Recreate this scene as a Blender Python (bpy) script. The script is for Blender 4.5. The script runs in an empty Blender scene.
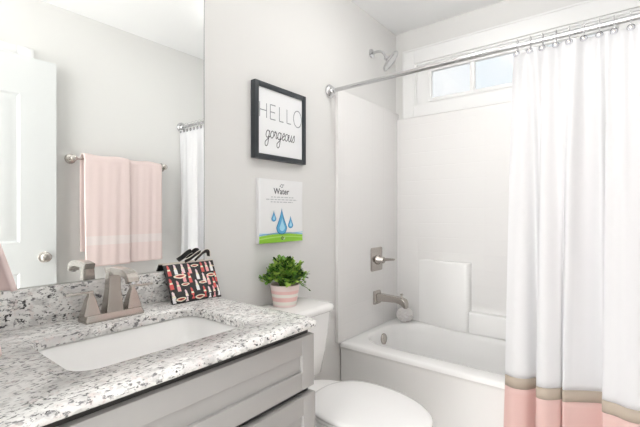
import bpy, bmesh, math, random
from mathutils import Vector, Matrix
from math import pi, sin, cos, radians
random.seed(7)
S = bpy.context.scene
COL = S.collection

# ------------------------------------------------------------------ camera
cam = bpy.data.cameras.new('camera')
cam.sensor_fit = 'HORIZONTAL'; cam.sensor_width = 36.0
cam.lens = 36.0 * 388.0 / 640.0
cam.clip_start = 0.01
cam_o = bpy.data.objects.new('camera', cam); COL.objects.link(cam_o)
cam_o.location = (1.38, 0.0, 1.16)
cam_o.rotation_euler = (pi/2, 0, radians(38.25))
S.camera = cam_o

# ------------------------------------------------------------------ world, exposure
S.view_settings.view_transform = 'Standard'
S.view_settings.look = 'None'
S.view_settings.gamma = 1.0
S.view_settings.exposure = 1.25
S.view_settings.use_curve_mapping = False
SKY_FAR, SKY_FILL = .43, 3.1      # sky beyond the bath window, brighter fill sky added at the hall's open end
w = bpy.data.worlds.new('sky'); S.world = w; w.use_nodes = True
nt = w.node_tree; nt.nodes.clear()
def N(t, **k):
    n = nt.nodes.new(t)
    for a, v in k.items(): setattr(n, a, v)
    return n
out = N('ShaderNodeOutputWorld'); bg = N('ShaderNodeBackground'); 
tc = N('ShaderNodeTexCoord'); no = N('ShaderNodeTexNoise'); no.inputs['Scale'].default_value = 3.2; no.inputs['Detail'].default_value = 5
cr = N('ShaderNodeValToRGB')
cr.color_ramp.elements[0].position = .42; cr.color_ramp.elements[0].color = (.87, .945, 1.0, 1)
cr.color_ramp.elements[1].position = .60; cr.color_ramp.elements[1].color = (1.0, 1.0, 1.0, 1)
nt.links.new(tc.outputs['Generated'], no.inputs['Vector']); nt.links.new(no.outputs['Fac'], cr.inputs['Fac'])
sx = N('ShaderNodeSeparateXYZ'); mr = N('ShaderNodeMapRange'); mr.interpolation_type = 'SMOOTHSTEP'
mr.inputs['From Min'].default_value = -.35; mr.inputs['From Max'].default_value = .55; mr.inputs['To Min'].default_value = SKY_FILL; mr.inputs['To Max'].default_value = SKY_FAR
nt.links.new(tc.outputs['Generated'], sx.inputs[0]); nt.links.new(sx.outputs['Y'], mr.inputs['Value']); nt.links.new(mr.outputs[0], bg.inputs['Strength'])
mc = N('ShaderNodeMix', data_type='RGBA'); mf = N('ShaderNodeMapRange'); mf.inputs['From Min'].default_value = -.2; mf.inputs['From Max'].default_value = .5
mc.inputs['A'].default_value = (1, .99, .975, 1); nt.links.new(sx.outputs['Y'], mf.inputs['Value']); nt.links.new(mf.outputs[0], mc.inputs['Factor']); nt.links.new(cr.outputs['Color'], mc.inputs['B'])
nt.links.new(mc.outputs['Result'], bg.inputs['Color']); nt.links.new(bg.outputs['Background'], out.inputs['Surface'])

CEIL_FILL_W = 0.9  # powers of the added fill lamps
VANITY_FILL_W = .25
TUB_FILL_W = 1.9
TUB_FILL_DOWN_W = 1.0
HALL_FILL_W = 2.4

# ------------------------------------------------------------------ materials
def newmat(name):
    m = bpy.data.materials.new(name); m.use_nodes = True
    return m, m.node_tree, m.node_tree.nodes['Principled BSDF']
def mat(name, col, rough=.5, metal=0., noise=0., nscale=20., bump=0., bscale=200., coat=0., spec=.5, sheen=0.):
    m, t, b = newmat(name)
    b.inputs['Base Color'].default_value = (*col, 1); b.inputs['Roughness'].default_value = rough
    b.inputs['Metallic'].default_value = metal; b.inputs['Coat Weight'].default_value = coat
    b.inputs['Specular IOR Level'].default_value = spec; b.inputs['Sheen Weight'].default_value = sheen
    c = t.nodes.new('ShaderNodeTexCoord')
    if noise:
        n = t.nodes.new('ShaderNodeTexNoise'); n.inputs['Scale'].default_value = nscale; n.inputs['Detail'].default_value = 4
        r = t.nodes.new('ShaderNodeValToRGB')
        r.color_ramp.elements[0].position = .3; r.color_ramp.elements[0].color = (*[x*(1-noise) for x in col], 1)
        r.color_ramp.elements[1].position = .7; r.color_ramp.elements[1].color = (*[min(1, x*(1+noise)) for x in col], 1)
        t.links.new(c.outputs['Object'], n.inputs['Vector']); t.links.new(n.outputs['Fac'], r.inputs['Fac'])
        t.links.new(r.outputs['Color'], b.inputs['Base Color'])
    if bump:
        n = t.nodes.new('ShaderNodeTexNoise'); n.inputs['Scale'].default_value = bscale; n.inputs['Detail'].default_value = 3
        u = t.nodes.new('ShaderNodeBump'); u.inputs['Strength'].default_value = bump; u.inputs['Distance'].default_value = .002
        t.links.new(c.outputs['Object'], n.inputs['Vector']); t.links.new(n.outputs['Fac'], u.inputs['Height'])
        t.links.new(u.outputs['Normal'], b.inputs['Normal'])
    return m
def cloth(name, col, trans=.35, bscale=900., bump=.25, rough=.9):
    m, t, b = newmat(name)
    b.inputs['Base Color'].default_value = (*col, 1); b.inputs['Roughness'].default_value = rough
    b.inputs['Specular IOR Level'].default_value = .15
    c = t.nodes.new('ShaderNodeTexCoord'); n = t.nodes.new('ShaderNodeTexNoise'); n.inputs['Scale'].default_value = bscale
    u = t.nodes.new('ShaderNodeBump'); u.inputs['Strength'].default_value = bump; u.inputs['Distance'].default_value = .001
    t.links.new(c.outputs['Object'], n.inputs['Vector']); t.links.new(n.outputs['Fac'], u.inputs['Height']); t.links.new(u.outputs['Normal'], b.inputs['Normal'])
    if trans:
        tr = t.nodes.new('ShaderNodeBsdfTranslucent'); tr.inputs['Color'].default_value = (*col, 1)
        mx = t.nodes.new('ShaderNodeMixShader'); mx.inputs['Fac'].default_value = trans
        t.links.new(b.outputs['BSDF'], mx.inputs[1]); t.links.new(tr.outputs['BSDF'], mx.inputs[2])
        t.links.new(mx.outputs['Shader'], t.nodes['Material Output'].inputs['Surface'])
    return m
def tile_mat(name, axis):
    m, t, b = newmat(name)
    b.inputs['Base Color'].default_value = (.85, .84, .83, 1); b.inputs['Roughness'].default_value = .22
    c = t.nodes.new('ShaderNodeTexCoord'); s = t.nodes.new('ShaderNodeSeparateXYZ'); k = t.nodes.new('ShaderNodeCombineXYZ')
    t.links.new(c.outputs['Object'], s.inputs[0]); t.links.new(s.outputs[axis], k.inputs['X']); t.links.new(s.outputs['Z'], k.inputs['Y'])
    br = t.nodes.new('ShaderNodeTexBrick'); br.offset = 0.0; br.squash = 1.0
    br.inputs['Scale'].default_value = 1.0; br.inputs['Brick Width'].default_value = .152; br.inputs['Row Height'].default_value = .102
    br.inputs['Mortar Size'].default_value = .004; br.inputs['Mortar Smooth'].default_value = 1.0; br.inputs['Bias'].default_value = 0
    br.inputs['Color1'].default_value = (1, 1, 1, 1); br.inputs['Color2'].default_value = (1, 1, 1, 1); br.inputs['Mortar'].default_value = (0, 0, 0, 1)
    u = t.nodes.new('ShaderNodeBump'); u.inputs['Strength'].default_value = .22; u.inputs['Distance'].default_value = .0025
    t.links.new(k.outputs[0], br.inputs['Vector']); t.links.new(br.outputs['Color'], u.inputs['Height']); t.links.new(u.outputs['Normal'], b.inputs['Normal'])
    return m
def granite(name):
    m, t, b = newmat(name); b.inputs['Roughness'].default_value = .18
    L = t.links.new
    c = t.nodes.new('ShaderNodeTexCoord')
    def noise(sc, det, stretch=(1, 1, 1), rough=.6):
        mp = t.nodes.new('ShaderNodeMapping'); mp.inputs['Scale'].default_value = stretch
        n = t.nodes.new('ShaderNodeTexNoise'); n.inputs['Scale'].default_value = sc; n.inputs['Detail'].default_value = det; n.inputs['Roughness'].default_value = rough
        L(c.outputs['Object'], mp.inputs[0]); L(mp.outputs[0], n.inputs['Vector']); return n.outputs['Fac']
    def ramp(f, p0, c0, p1, c1):
        r = t.nodes.new('ShaderNodeValToRGB'); e = r.color_ramp.elements
        e[0].position = p0; e[0].color = (*c0, 1); e[1].position = p1; e[1].color = (*c1, 1); L(f, r.inputs['Fac']); return r.outputs['Color']
    def mix(fac, a, bb):
        x = t.nodes.new('ShaderNodeMix'); x.data_type = 'RGBA'
        L(fac, x.inputs['Factor']); L(a, x.inputs['A'])
        if isinstance(bb, tuple): x.inputs['B'].default_value = (*bb, 1)
        else: L(bb, x.inputs['B'])
        return x.outputs['Result']
    W, K = (1, 1, 1), (0, 0, 0)
    base = ramp(noise(16, 6, (1.3, .7, 1.0)), .34, (.68, .66, .65), .58, (.86, .85, .83))
    base = mix(ramp(noise(42, 5, (1.6, .6, 1.1)), .50, K, .62, (.72, .72, .72)), base, (.52, .51, .50))
    base = mix(ramp(noise(60, 3), .58, K, .66, (.45, .45, .45)), base, (.70, .58, .55))
    base = mix(ramp(noise(95, 4, (1.5, .6, 1.2)), .565, K, .625, W), base, (.22, .215, .22))
    mask = ramp(noise(17, 3, (1.2, .8, 1)), .42, K, .60, W)
    spots = ramp(noise(110, 3, (1.2, .7, 1.0), .6), .575, K, .61, W)
    mk = t.nodes.new('ShaderNodeMath'); mk.operation = 'MULTIPLY'; L(mask, mk.inputs[0]); L(spots, mk.inputs[1])
    base = mix(mk.outputs[0], base, (.05, .048, .05))
    v = t.nodes.new('ShaderNodeTexVoronoi'); v.inputs['Scale'].default_value = 62; L(c.outputs['Object'], v.inputs['Vector'])
    sp = ramp(v.outputs['Distance'], .10, W, .15, K)
    gate = ramp(noise(30, 2), .52, K, .58, W)
    mm = t.nodes.new('ShaderNodeMath'); mm.operation = 'MULTIPLY'
    L(sp, mm.inputs[0]); L(gate, mm.inputs[1])
    base = mix(mm.outputs[0], base, (.06, .055, .055))
    L(base, b.inputs['Base Color'])
    return m
def glass_mat(name):
    m, t, b = newmat(name)
    t.nodes.remove(b)
    tr = t.nodes.new('ShaderNodeBsdfTransparent'); gl = t.nodes.new('ShaderNodeBsdfGlossy'); gl.inputs['Roughness'].default_value = .02
    fr = t.nodes.new('ShaderNodeFresnel'); fr.inputs['IOR'].default_value = 1.45; mx = t.nodes.new('ShaderNodeMixShader')
    t.links.new(fr.outputs[0], mx.inputs['Fac']); t.links.new(tr.outputs[0], mx.inputs[1]); t.links.new(gl.outputs[0], mx.inputs[2])
    t.links.new(mx.outputs[0], t.nodes['Material Output'].inputs['Surface'])
    return m
def clear_mat(name):
    m = glass_mat(name); t = m.node_tree
    for n in t.nodes:
        if n.type == 'FRESNEL': n.inputs['IOR'].default_value = 1.45
        if n.type == 'BSDF_TRANSPARENT': n.inputs['Color'].default_value = (.93, .93, .95, 1)
    return m
def brushed(name, col, rough):
    m, t, b = newmat(name)
    b.inputs['Base Color'].default_value = (*col, 1); b.inputs['Metallic'].default_value = 1; b.inputs['Roughness'].default_value = rough
    c = t.nodes.new('ShaderNodeTexCoord'); mp = t.nodes.new('ShaderNodeMapping'); mp.inputs['Scale'].default_value = (30, 30, 900)
    n = t.nodes.new('ShaderNodeTexNoise'); n.inputs['Scale'].default_value = 2
    r = t.nodes.new('ShaderNodeMapRange'); r.inputs['To Min'].default_value = rough-.07; r.inputs['To Max'].default_value = rough+.07
    t.links.new(c.outputs['Object'], mp.inputs[0]); t.links.new(mp.outputs[0], n.inputs['Vector']); t.links.new(n.outputs['Fac'], r.inputs['Value']); 
    return m

M = dict(
    wall=mat('wall_paint', (.765, .76, .745), .85, bump=.05, bscale=300),
    hall=mat('hall_reflection_dark', (.10, .095, .09), .8, bump=.05, bscale=300),  # unseen hall wall, made dark to deepen reflections in the faucet
    ceil=mat('ceiling_paint', (.945, .95, .95), .9, bump=.05, bscale=200),
    floor=mat('grey_vinyl_plank', (.76, .725, .69), .4, noise=.08, nscale=6),
    trim=mat('white_trim_paint', (.87, .87, .865), .4),
    door=mat('white_door_paint', (.70, .715, .715), .35),
    acrylic=mat("white_acrylic", (.91, .905, .895), .2),
    tile_x=tile_mat('moulded_tile_back', 'X'), tile_y=tile_mat('moulded_tile_side', 'Y'),
    porcelain=mat('white_porcelain', (.935, .93, .92), .12, coat=.3),
    seat=mat('white_seat_plastic', (.90, .895, .89), .2),
    granite=granite('speckled_granite'),
    cabinet=mat('grey_cabinet_paint', (.385, .375, .365), .42),
    cab_dark=mat('cabinet_shadow_gap', (.05, .048, .045), .8),
    nickel=brushed('brushed_nickel', (.51, .475, .44), .24),
    chrome=mat('polished_chrome', (.62, .62, .63), .16, metal=1),
    satin=mat('satin_nickel', (.62, .58, .54), .25, metal=1),
    black_frame=mat('black_frame_paint', (.028, .034, .04), .35),
    paper=mat('white_paper', (.86, .87, .88), .6),
    board=mat('white_board', (.86, .865, .87), .5),
    ink=mat('dark_ink', (.07, .075, .085), .5), inkgrey=mat('grey_ink', (.25, .27, .29), .45), inklight=mat('pale_grey_ink', (.52, .53, .55), .5),
    drop=mat('drop_blue', (.10, .40, .68), .5), drop_light=mat('drop_light_blue', (.38, .70, .88), .5), drop_dark=mat('drop_deep_blue', (.03, .20, .42), .5),
    green=mat('lime_green_print', (.28, .60, .04), .5), blueline=mat('pale_blue_print', (.22, .50, .78), .5), greenlight=mat('light_lime_print', (.45, .72, .16), .5),
    towel=cloth('pink_terry', (.92, .77, .745), .12, 700, .8), towel_band=cloth('pale_pink_weave', (.93, .835, .815), .12, 300, .3),
    cur_white=cloth('white_curtain_cloth', (.92, .92, .93), .45, 500, .12), cur_tan=cloth('tan_ribbon', (.56, .48, .40), .2, 700, .3), cur_pink=cloth('pink_curtain_cloth', (.90, .67, .63), .35, 500, .12),
    clear=clear_mat('clear_acrylic'),
    pouch=mat('black_pouch_cloth', (.018, .016, .018), .55), piping=mat('cream_piping', (.80, .74, .66), .6),
    l_red=mat('red_print', (.72, .11, .10), .5), l_pink=mat('pink_print', (.86, .42, .42), .5), l_pale=mat('pale_pink_print', (.86, .70, .72), .5),
    l_white=mat('white_print', (.88, .87, .87), .5), l_gold=mat('cream_print', (.90, .84, .66), .5),
    pot_pink=mat('pink_stripe_glaze', (.88, .58, .55), .35), pot_cream=mat('cream_stripe_glaze', (.88, .82, .76), .35), pot_light=mat('light_pink_glaze', (.89, .73, .70), .35),
    soil=mat('dark_soil', (.06, .045, .03), .9),
    leaf_a=mat('leaf_green', (.15, .33, .045), .45), leaf_b=mat('leaf_dark', (.03, .09, .02), .45), leaf_c=mat('leaf_bright', (.42, .60, .12), .45), stem=mat('stem_green', (.12, .2, .05), .6),
    mesh_white=cloth('white_mesh', (.93, .91, .90), .4, 400, .4),
    dark=mat('dark_rubber', (.03, .03, .03), .5),
    glass=glass_mat('window_glass'),
)
mir, _t, _b = newmat('mirror_silver'); _b.inputs['Base Color'].default_value = (.90, .915, .905, 1); _b.inputs['Metallic'].default_value = 1; _b.inputs['Roughness'].default_value = .0
M['mirror'] = mir
lamp, _t, _b = newmat('lamp_glow'); _b.inputs['Emission Color'].default_value = (1, .97, .92, 1); _b.inputs['Emission Strength'].default_value = 3
M['lamp'] = lamp
def globe_mat():
    m, t, b = newmat('fill_globe'); t.nodes.remove(b)
    tr = t.nodes.new('ShaderNodeBsdfTransparent'); em = t.nodes.new('ShaderNodeEmission'); em.inputs['Strength'].default_value = 2.0; em.inputs['Color'].default_value = (1, .97, .93, 1)
    mx = t.nodes.new('ShaderNodeMixShader'); mx.inputs['Fac'].default_value = .15
    t.links.new(tr.outputs[0], mx.inputs[1]); t.links.new(em.outputs[0], mx.inputs[2]); t.links.new(mx.outputs[0], t.nodes['Material Output'].inputs['Surface'])
    return m
M['globe'] = globe_mat()

# ------------------------------------------------------------------ mesh helpers
class B:
    def __init__(s): s.bm = bmesh.new(); s.mi = 0
    def _add(s, vs, fs, mi=None):
        V = [s.bm.verts.new(v) for v in vs]
        for f in fs:
            try:
                F = s.bm.faces.new([V[i] for i in f]); F.material_index = s.mi if mi is None else mi
            except ValueError: pass
        return V
    def box(s, a, b, bev=0., seg=2, M4=None, mi=None):
        t = bmesh.new(); bmesh.ops.create_cube(t, size=1)
        for v in t.verts: v.co = Vector([(a[i]+b[i])/2 + v.co[i]*(b[i]-a[i]) for i in range(3)])
        if bev: bmesh.ops.bevel(t, geom=t.edges[:], offset=bev, segments=seg, profile=.6, affect='EDGES')
        s.merge(t, M4, mi); return s
    def merge(s, t, M4=None, mi=None):
        t.verts.index_update()
        vs = [(M4 @ v.co) if M4 else v.co.copy() for v in t.verts]
        s._add(vs, [[v.index for v in f.verts] for f in t.faces], mi); t.free()
    def loft(s, rings, cap0=True, cap1=True, closed=True, mi=None):
        n = len(rings[0]); vs = [p for r in rings for p in r]; fs = []
        for k in range(len(rings)-1):
            for i in range(n if closed else n-1):
                j = (i+1) % n
                fs.append((k*n+i, k*n+j, (k+1)*n+j, (k+1)*n+i))
        if cap0: fs.append(tuple(range(n))[::-1])
        if cap1: fs.append(tuple((len(rings)-1)*n+i for i in range(n)))
        s._add(vs, fs, mi); return s
    def tube(s, pts, r, n=10, mi=None):
        pts = [Vector(p) for p in pts]; rings = []; up = None
        for i, p in enumerate(pts):
            d = (pts[min(i+1, len(pts)-1)] - pts[max(i-1, 0)]).normalized()
            if up is None: up = d.orthogonal().normalized()
            up = (up - d*up.dot(d)).normalized(); q = d.cross(up)
            rr = r[i] if isinstance(r, (list, tuple)) else r
            rings.append([p + (up*cos(2*pi*k/n) + q*sin(2*pi*k/n))*rr for k in range(n)])
        return s.loft(rings, mi=mi)
    def lathe(s, prof, o=(0, 0, 0), axis=(0, 0, 1), n=32, mi=None, cap0=True, cap1=True):
        o = Vector(o); d = Vector(axis).normalized(); u = d.orthogonal().normalized(); q = d.cross(u)
        rings = [[o + d*h + (u*cos(2*pi*k/n) + q*sin(2*pi*k/n))*max(r, 1e-4) for k in range(n)] for r, h in prof]
        return s.loft(rings, cap0, cap1, mi=mi)
    def sphere(s, o, r, n=16, mi=None):
        return s.lathe([(sin(pi*k/n)*r, -cos(pi*k/n)*r) for k in range(n+1)], o, n=2*n, mi=mi)
    def poly(s, pts, mi=None): s._add(pts, [tuple(range(len(pts)))], mi); return s
    def grid(s, f, nu, nv, mi=None):
        vs = [f(i/nu, j/nv) for j in range(nv+1) for i in range(nu+1)]
        fs = [(j*(nu+1)+i, j*(nu+1)+i+1, (j+1)*(nu+1)+i+1, (j+1)*(nu+1)+i) for j in range(nv) for i in range(nu)]
        s._add(vs, fs, mi); return s
    def strokes(s, polylines, width, T, mi=None):
        for pl in polylines:
            P = [Vector(p) for p in pl]; L = []; R = []
            for i, p in enumerate(P):
                d = (P[min(i+1, len(P)-1)] - P[max(i-1, 0)])
                d = d.normalized() if d.length > 1e-9 else Vector((1, 0))
                nn = Vector((-d.y, d.x))*width/2
                L.append(T(*(p+nn))); R.append(T(*(p-nn)))
            vs = L+R; k = len(P)
            s._add(vs, [(i, k+i, k+i+1, i+1) for i in range(k-1)], mi)
        return s
    def obj(s, name, mats, parent=None, smooth=40, loc=None, recalc=True):
        if recalc: bmesh.ops.recalc_face_normals(s.bm, faces=s.bm.faces[:])
        if parent is not None: o0 = parent['_w'].to_list() if hasattr(parent['_w'], 'to_list') else list(parent['_w'])
        else:
            xs = [v.co for v in s.bm.verts]
            o0 = loc or [(min(v.x for v in xs)+max(v.x for v in xs))/2, (min(v.y for v in xs)+max(v.y for v in xs))/2, min(v.z for v in xs)]
        bmesh.ops.translate(s.bm, verts=s.bm.verts[:], vec=-Vector(o0))
        me = bpy.data.meshes.new(name); s.bm.to_mesh(me); s.bm.free()
        for m in (mats if isinstance(mats, (list, tuple)) else [mats]): me.materials.append(m)
        if smooth:
            me.polygons.foreach_set('use_smooth', [True]*len(me.polygons)); me.set_sharp_from_angle(angle=radians(smooth))
        o = bpy.data.objects.new(name, me); COL.objects.link(o)
        o['_w'] = list(o0)
        if parent is not None: o.parent = parent
        else: o.location = o0
        return o
def tag(o, label, cat, group=None):
    o['label'] = label; o['category'] = cat
    if group: o['group'] = group
    return o
def thing(name, loc, label, cat, group=None):
    e = bpy.data.objects.new(name, None); COL.objects.link(e); e.location = loc; e['_w'] = list(loc); e.empty_display_size = .05
    return tag(e, label, cat, group)
def struct(o): o['kind'] = 'structure'; return o
def rrect(x0, x1, y0, y1, z, r, n=6, m=4):
    """rounded rectangle ring, fixed point count; r one radius or four (x1y1, x0y1, x0y0, x1y0)"""
    R = r if isinstance(r, (list, tuple)) else [r]*4; P = []
    cs = [(x1, y1, -1, -1, 0), (x0, y1, 1, -1, 90), (x0, y0, 1, 1, 180), (x1, y0, -1, 1, 270)]
    C = []
    for (cx, cy, sx, sy, a0), rr in zip(cs, R):
        ox, oy = cx+sx*rr, cy+sy*rr
        C.append([(ox+rr*cos(radians(a0+90*k/n)), oy+rr*sin(radians(a0+90*k/n)), z) for k in range(n+1)])
    for q in range(4):
        P += C[q]; a = C[q][-1]; b = C[(q+1) % 4][0]
        P += [tuple(a[i]+(b[i]-a[i])*k/(m+1) for i in range(3)) for k in range(1, m+1)]
    return [Vector(p) for p in P]
def spline(P, n):
    P = [Vector(p) for p in P]; out = []
    for i in range(len(P)-1):
        a, b, c, d = P[max(i-1, 0)], P[i], P[i+1], P[min(i+2, len(P)-1)]
        for k in range(n):
            t = k/n
            out.append(.5*((2*b)+(c-a)*t+(2*a-5*b+4*c-d)*t*t+(3*b-a-3*c+d)*t**3))
    out.append(P[-1]); return out

# ------------------------------------------------------------------ room shell
RX, BY, CZ, NY = 1.567, 2.685, 2.522, 0.08     # right wall, back wall, ceiling, near wall face
HY = -1.2
struct(B().box((-.1, HY, -.08), (RX+.1, BY+.14, 0)).obj('floor', M['floor'], smooth=0))
struct(B().box((-.1, HY, CZ), (RX+.1, BY+.14, CZ+.1)).obj('ceiling', M['ceil'], smooth=0))
struct(B().box((-.1, HY, 0), (0, BY+.14, CZ)).obj('wall_left', M['wall'], smooth=0))
struct(B().box((RX, -.03, 0), (RX+.1, BY+.14, CZ)).obj('wall_right', M['wall'], smooth=0))
struct(B().box((RX, HY, 0), (RX+.1, -.03, CZ)).obj('wall_hall', M['hall'], smooth=0))
WX0, WX1, WZ0, WZ1 = .155, 1.470, 1.945, 2.262   # window opening
b = B()
b.box((0, BY, 0), (RX, BY+.14, WZ0)); b.box((0, BY, WZ1), (RX, BY+.14, CZ))
b.box((0, BY, WZ0), (WX0, BY+.14, WZ1)); b.box((WX1, BY, WZ0), (RX, BY+.14, WZ1))
struct(b.obj('wall_back', M['wall'], smooth=0))
b = B(); b.box((0, NY-.08, 0), (.66, NY, CZ)); b.box((.66, NY-.08, 2.42), (RX, NY, CZ))
struct(b.obj('wall_near', M['wall'], smooth=0))
# window: jamb lining, sash, muntins, panes
win = bpy.data.objects.new('window_1', None); COL.objects.link(win); win.location = (.7, BY, WZ0); win['_w'] = [.7, BY, WZ0]; struct(win)
b = B()
t = .014
b.box((WX0, BY-.002, WZ0), (WX0+t, BY+.13, WZ1)); b.box((WX1-t, BY-.002, WZ0), (WX1, BY+.13, WZ1))
b.box((WX0+t, BY-.002, WZ0), (WX1-t, BY+.13, WZ0+t)); b.box((WX0+t, BY-.002, WZ1-t), (WX1-t, BY+.13, WZ1))
b.obj('window_jamb', M['trim'], win, 0)
GX = [(.277, .547), (.580, .85), (.883, 1.153), (1.186, 1.35)]; GZ0, GZ1, GY = 1.994, 2.188, 2.712
b = B()
b.box((WX0+t, GY-.02, WZ0+t), (GX[0][0], GY+.02, WZ1-t), .004); b.box((GX[-1][1], GY-.02, WZ0+t), (WX1-t, GY+.02, WZ1-t), .004)
b.box((GX[0][0], GY-.02, WZ0+t), (GX[-1][1], GY+.02, GZ0), .004); b.box((GX[0][0], GY-.02, GZ1), (GX[-1][1], GY+.02, WZ1-t), .004)
# raised inner bead round the glass
for a, c in (((GX[0][0]-.03, GZ0-.028), (GX[0][0]-.012, GZ1+.028)), ((GX[-1][1]+.012, GZ0-.028), (GX[-1][1]+.03, GZ1+.028)), ((GX[0][0]-.012, GZ0-.028), (GX[-1][1]+.012, GZ0-.012)), ((GX[0][0]-.012, GZ1+.012), (GX[-1][1]+.012, GZ1+.028))):
    b.box((a[0], GY-.028, a[1]), (c[0], GY-.018, c[1]), .003)
b.obj('window_sash', M['trim'], win, 30)
for i in (0, 1, 2): B().box((GX[i][1], GY-.014, GZ0), (GX[i+1][0], GY+.014, GZ1), .004).obj('muntin', M['trim'], win, 30)
for g in GX: B().box((g[0], GY-.003, GZ0), (g[1], GY+.003, GZ1)).obj('pane', M['glass'], win, 0)
# window casing
b = B(); y0 = BY-.018
b.box((.067, y0, 1.867), (WX0, BY, 2.368), .003); b.box((WX1, y0, 1.867), (1.540, BY, 2.368), .003)
b.box((WX0, y0+.001, WZ1), (WX1, BY, 2.368), .003); b.box((WX0, y0+.001, 1.867), (WX1, BY, WZ0), .003)
b.box((.067, y0-.006, 1.867), (.079, BY, 2.368), .002); b.box((1.528, y0-.006, 1.867), (1.540, BY, 2.368), .002)
b.box((.079, y0-.006, 2.356), (1.528, BY, 2.368), .002)
struct(b.obj('trim_1', M['trim'], None, 30))
# closet door + casing on right wall, seen in the mirror
b = B()
for a, c in ((.715, .803), (-.17, -.085)): b.box((RX-.018, a, 0), (RX, c, 2.19), .004)
b.box((RX-.018, -.085, 2.10), (RX, .715, 2.19), .004)
struct(b.obj('trim_2', M['trim'], None, 30))
b = B(); b.box((RX-.008, -.083, .01), (RX, .713, 2.098))
struct(b.obj('door_2', M['door'], None, 0))
struct(B().box((RX-.014, .805, 0), (RX, 1.89, .10), .003).obj('baseboard_right', M['trim'], None, 30))
struct(B().box((0, .97, 0), (.014, 1.89, .10), .003).obj('baseboard_left', M['trim'], None, 30))

# open room door standing against the right wall (reflected)
dx0, dx1, dy0, dy1, dz0, dz1 = 1.49, 1.525, .10, .905, .01, 2.115
dr = bpy.data.objects.new('door_1', None); COL.objects.link(dr); dr.location = (1.457, dy0, 0); dr['_w'] = [1.457, dy0, 0]; struct(dr)
b = B()
pz = [(.20, .80), (.985, 1.88)]; py = [(.215, .43), (.52, .715)]
st = [dy0, py[0][0], py[0][1], py[1][0], py[1][1], dy1]
for a, c in ((st[0], st[1]), (st[2], st[3]), (st[4], st[5])): b.box((dx0, a, dz0), (dx1, c, dz1))
for a, c in ((dz0, pz[0][0]), (pz[0][1], pz[1][0]), (pz[1][1], dz1)):
    for y in py: b.box((dx0, y[0], a), (dx1, y[1], c))
b.obj('door_leaf', M['door'], dr, 30)
for y in py:
    for z in pz:
        b = B()
        def rr(i, x): return [Vector((x, y[0]+i, z[0]+i)), Vector((x, y[1]-i, z[0]+i)), Vector((x, y[1]-i, z[1]-i)), Vector((x, y[0]+i, z[1]-i))]
        b.loft([rr(0, dx1-.004), rr(0, dx0+.001), rr(.012, dx0+.010), rr(.022, dx0+.010), rr(.045, dx0+.003)], True, True)
        b.obj('door_panel', M['door'], dr, 20)
b = B(); b.lathe([(.033, 0), (.034, .006), (.028, .010), (.012, .013), (.011, .020), (.020, .024), (.029, .033), (.030, .042), (.024, .050), (.010, .054), (.001, .0545)], (dx0, .838, .888), (-1, 0, 0))
b.obj('door_knob', M['satin'], dr, 50)

# ------------------------------------------------------------------ shower surround and bathtub
TY0 = 1.932; TOPZ = .377; SY0 = 1.895
sur = thing('shower_surround', (.8, 2.3, TOPZ+.002), 'white moulded tile pattern shower surround on three walls above the bathtub', 'shower wall')
sb = TOPZ+.0005; SX = .025
b = B(); b.box((.001, SY0, sb), (SX, BY-.001, 1.912), .004); b.obj('side_panel', M['tile_y'], sur, 30)
b = B(); b.box((RX-SX, SY0, sb), (RX-.001, BY-.001, 1.912), .004); b.obj('side_panel', M['tile_y'], sur, 30)
b = B(); b.box((SX, BY-SX, sb), (RX-SX, BY-.001, 1.864), .003); b.obj('back_panel', M['tile_x'], sur, 30)
def ledge(pl, z1):
    """moulded ledge block: plan outline (last two points on the back panel), rounded top edge"""
    b = B(); c = Vector((sum(p[0] for p in pl)/len(pl), BY-SX-.02)); rings = []
    for z, k in ((sb, 0), (z1-.016, 0), (z1-.007, .0025), (z1-.002, .008), (z1, .017)):
        rings.append([Vector((x_, min(y_+k, BY-SX), z)) for x_, y_ in pl])
    b.loft(rings); b.obj('soap_ledge', M['acrylic'], sur, 60)
yb_, yf_ = BY-SX, BY-.088
ledge([(.20, yb_), (.25, yb_-.006), (.31, yb_-.024), (.36, yb_-.045), (.41, yf_+.006), (.45, yf_), (.54, yf_), (.556, yf_+.004), (.566, yf_+.013), (.570, yf_+.026), (.571, yb_)], .832)
ledge([(.572, yb_), (.572, yf_+.004), (.60, yf_), (1.02, yf_), (1.05, yf_+.01), (1.06, yb_)], .510)

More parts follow.
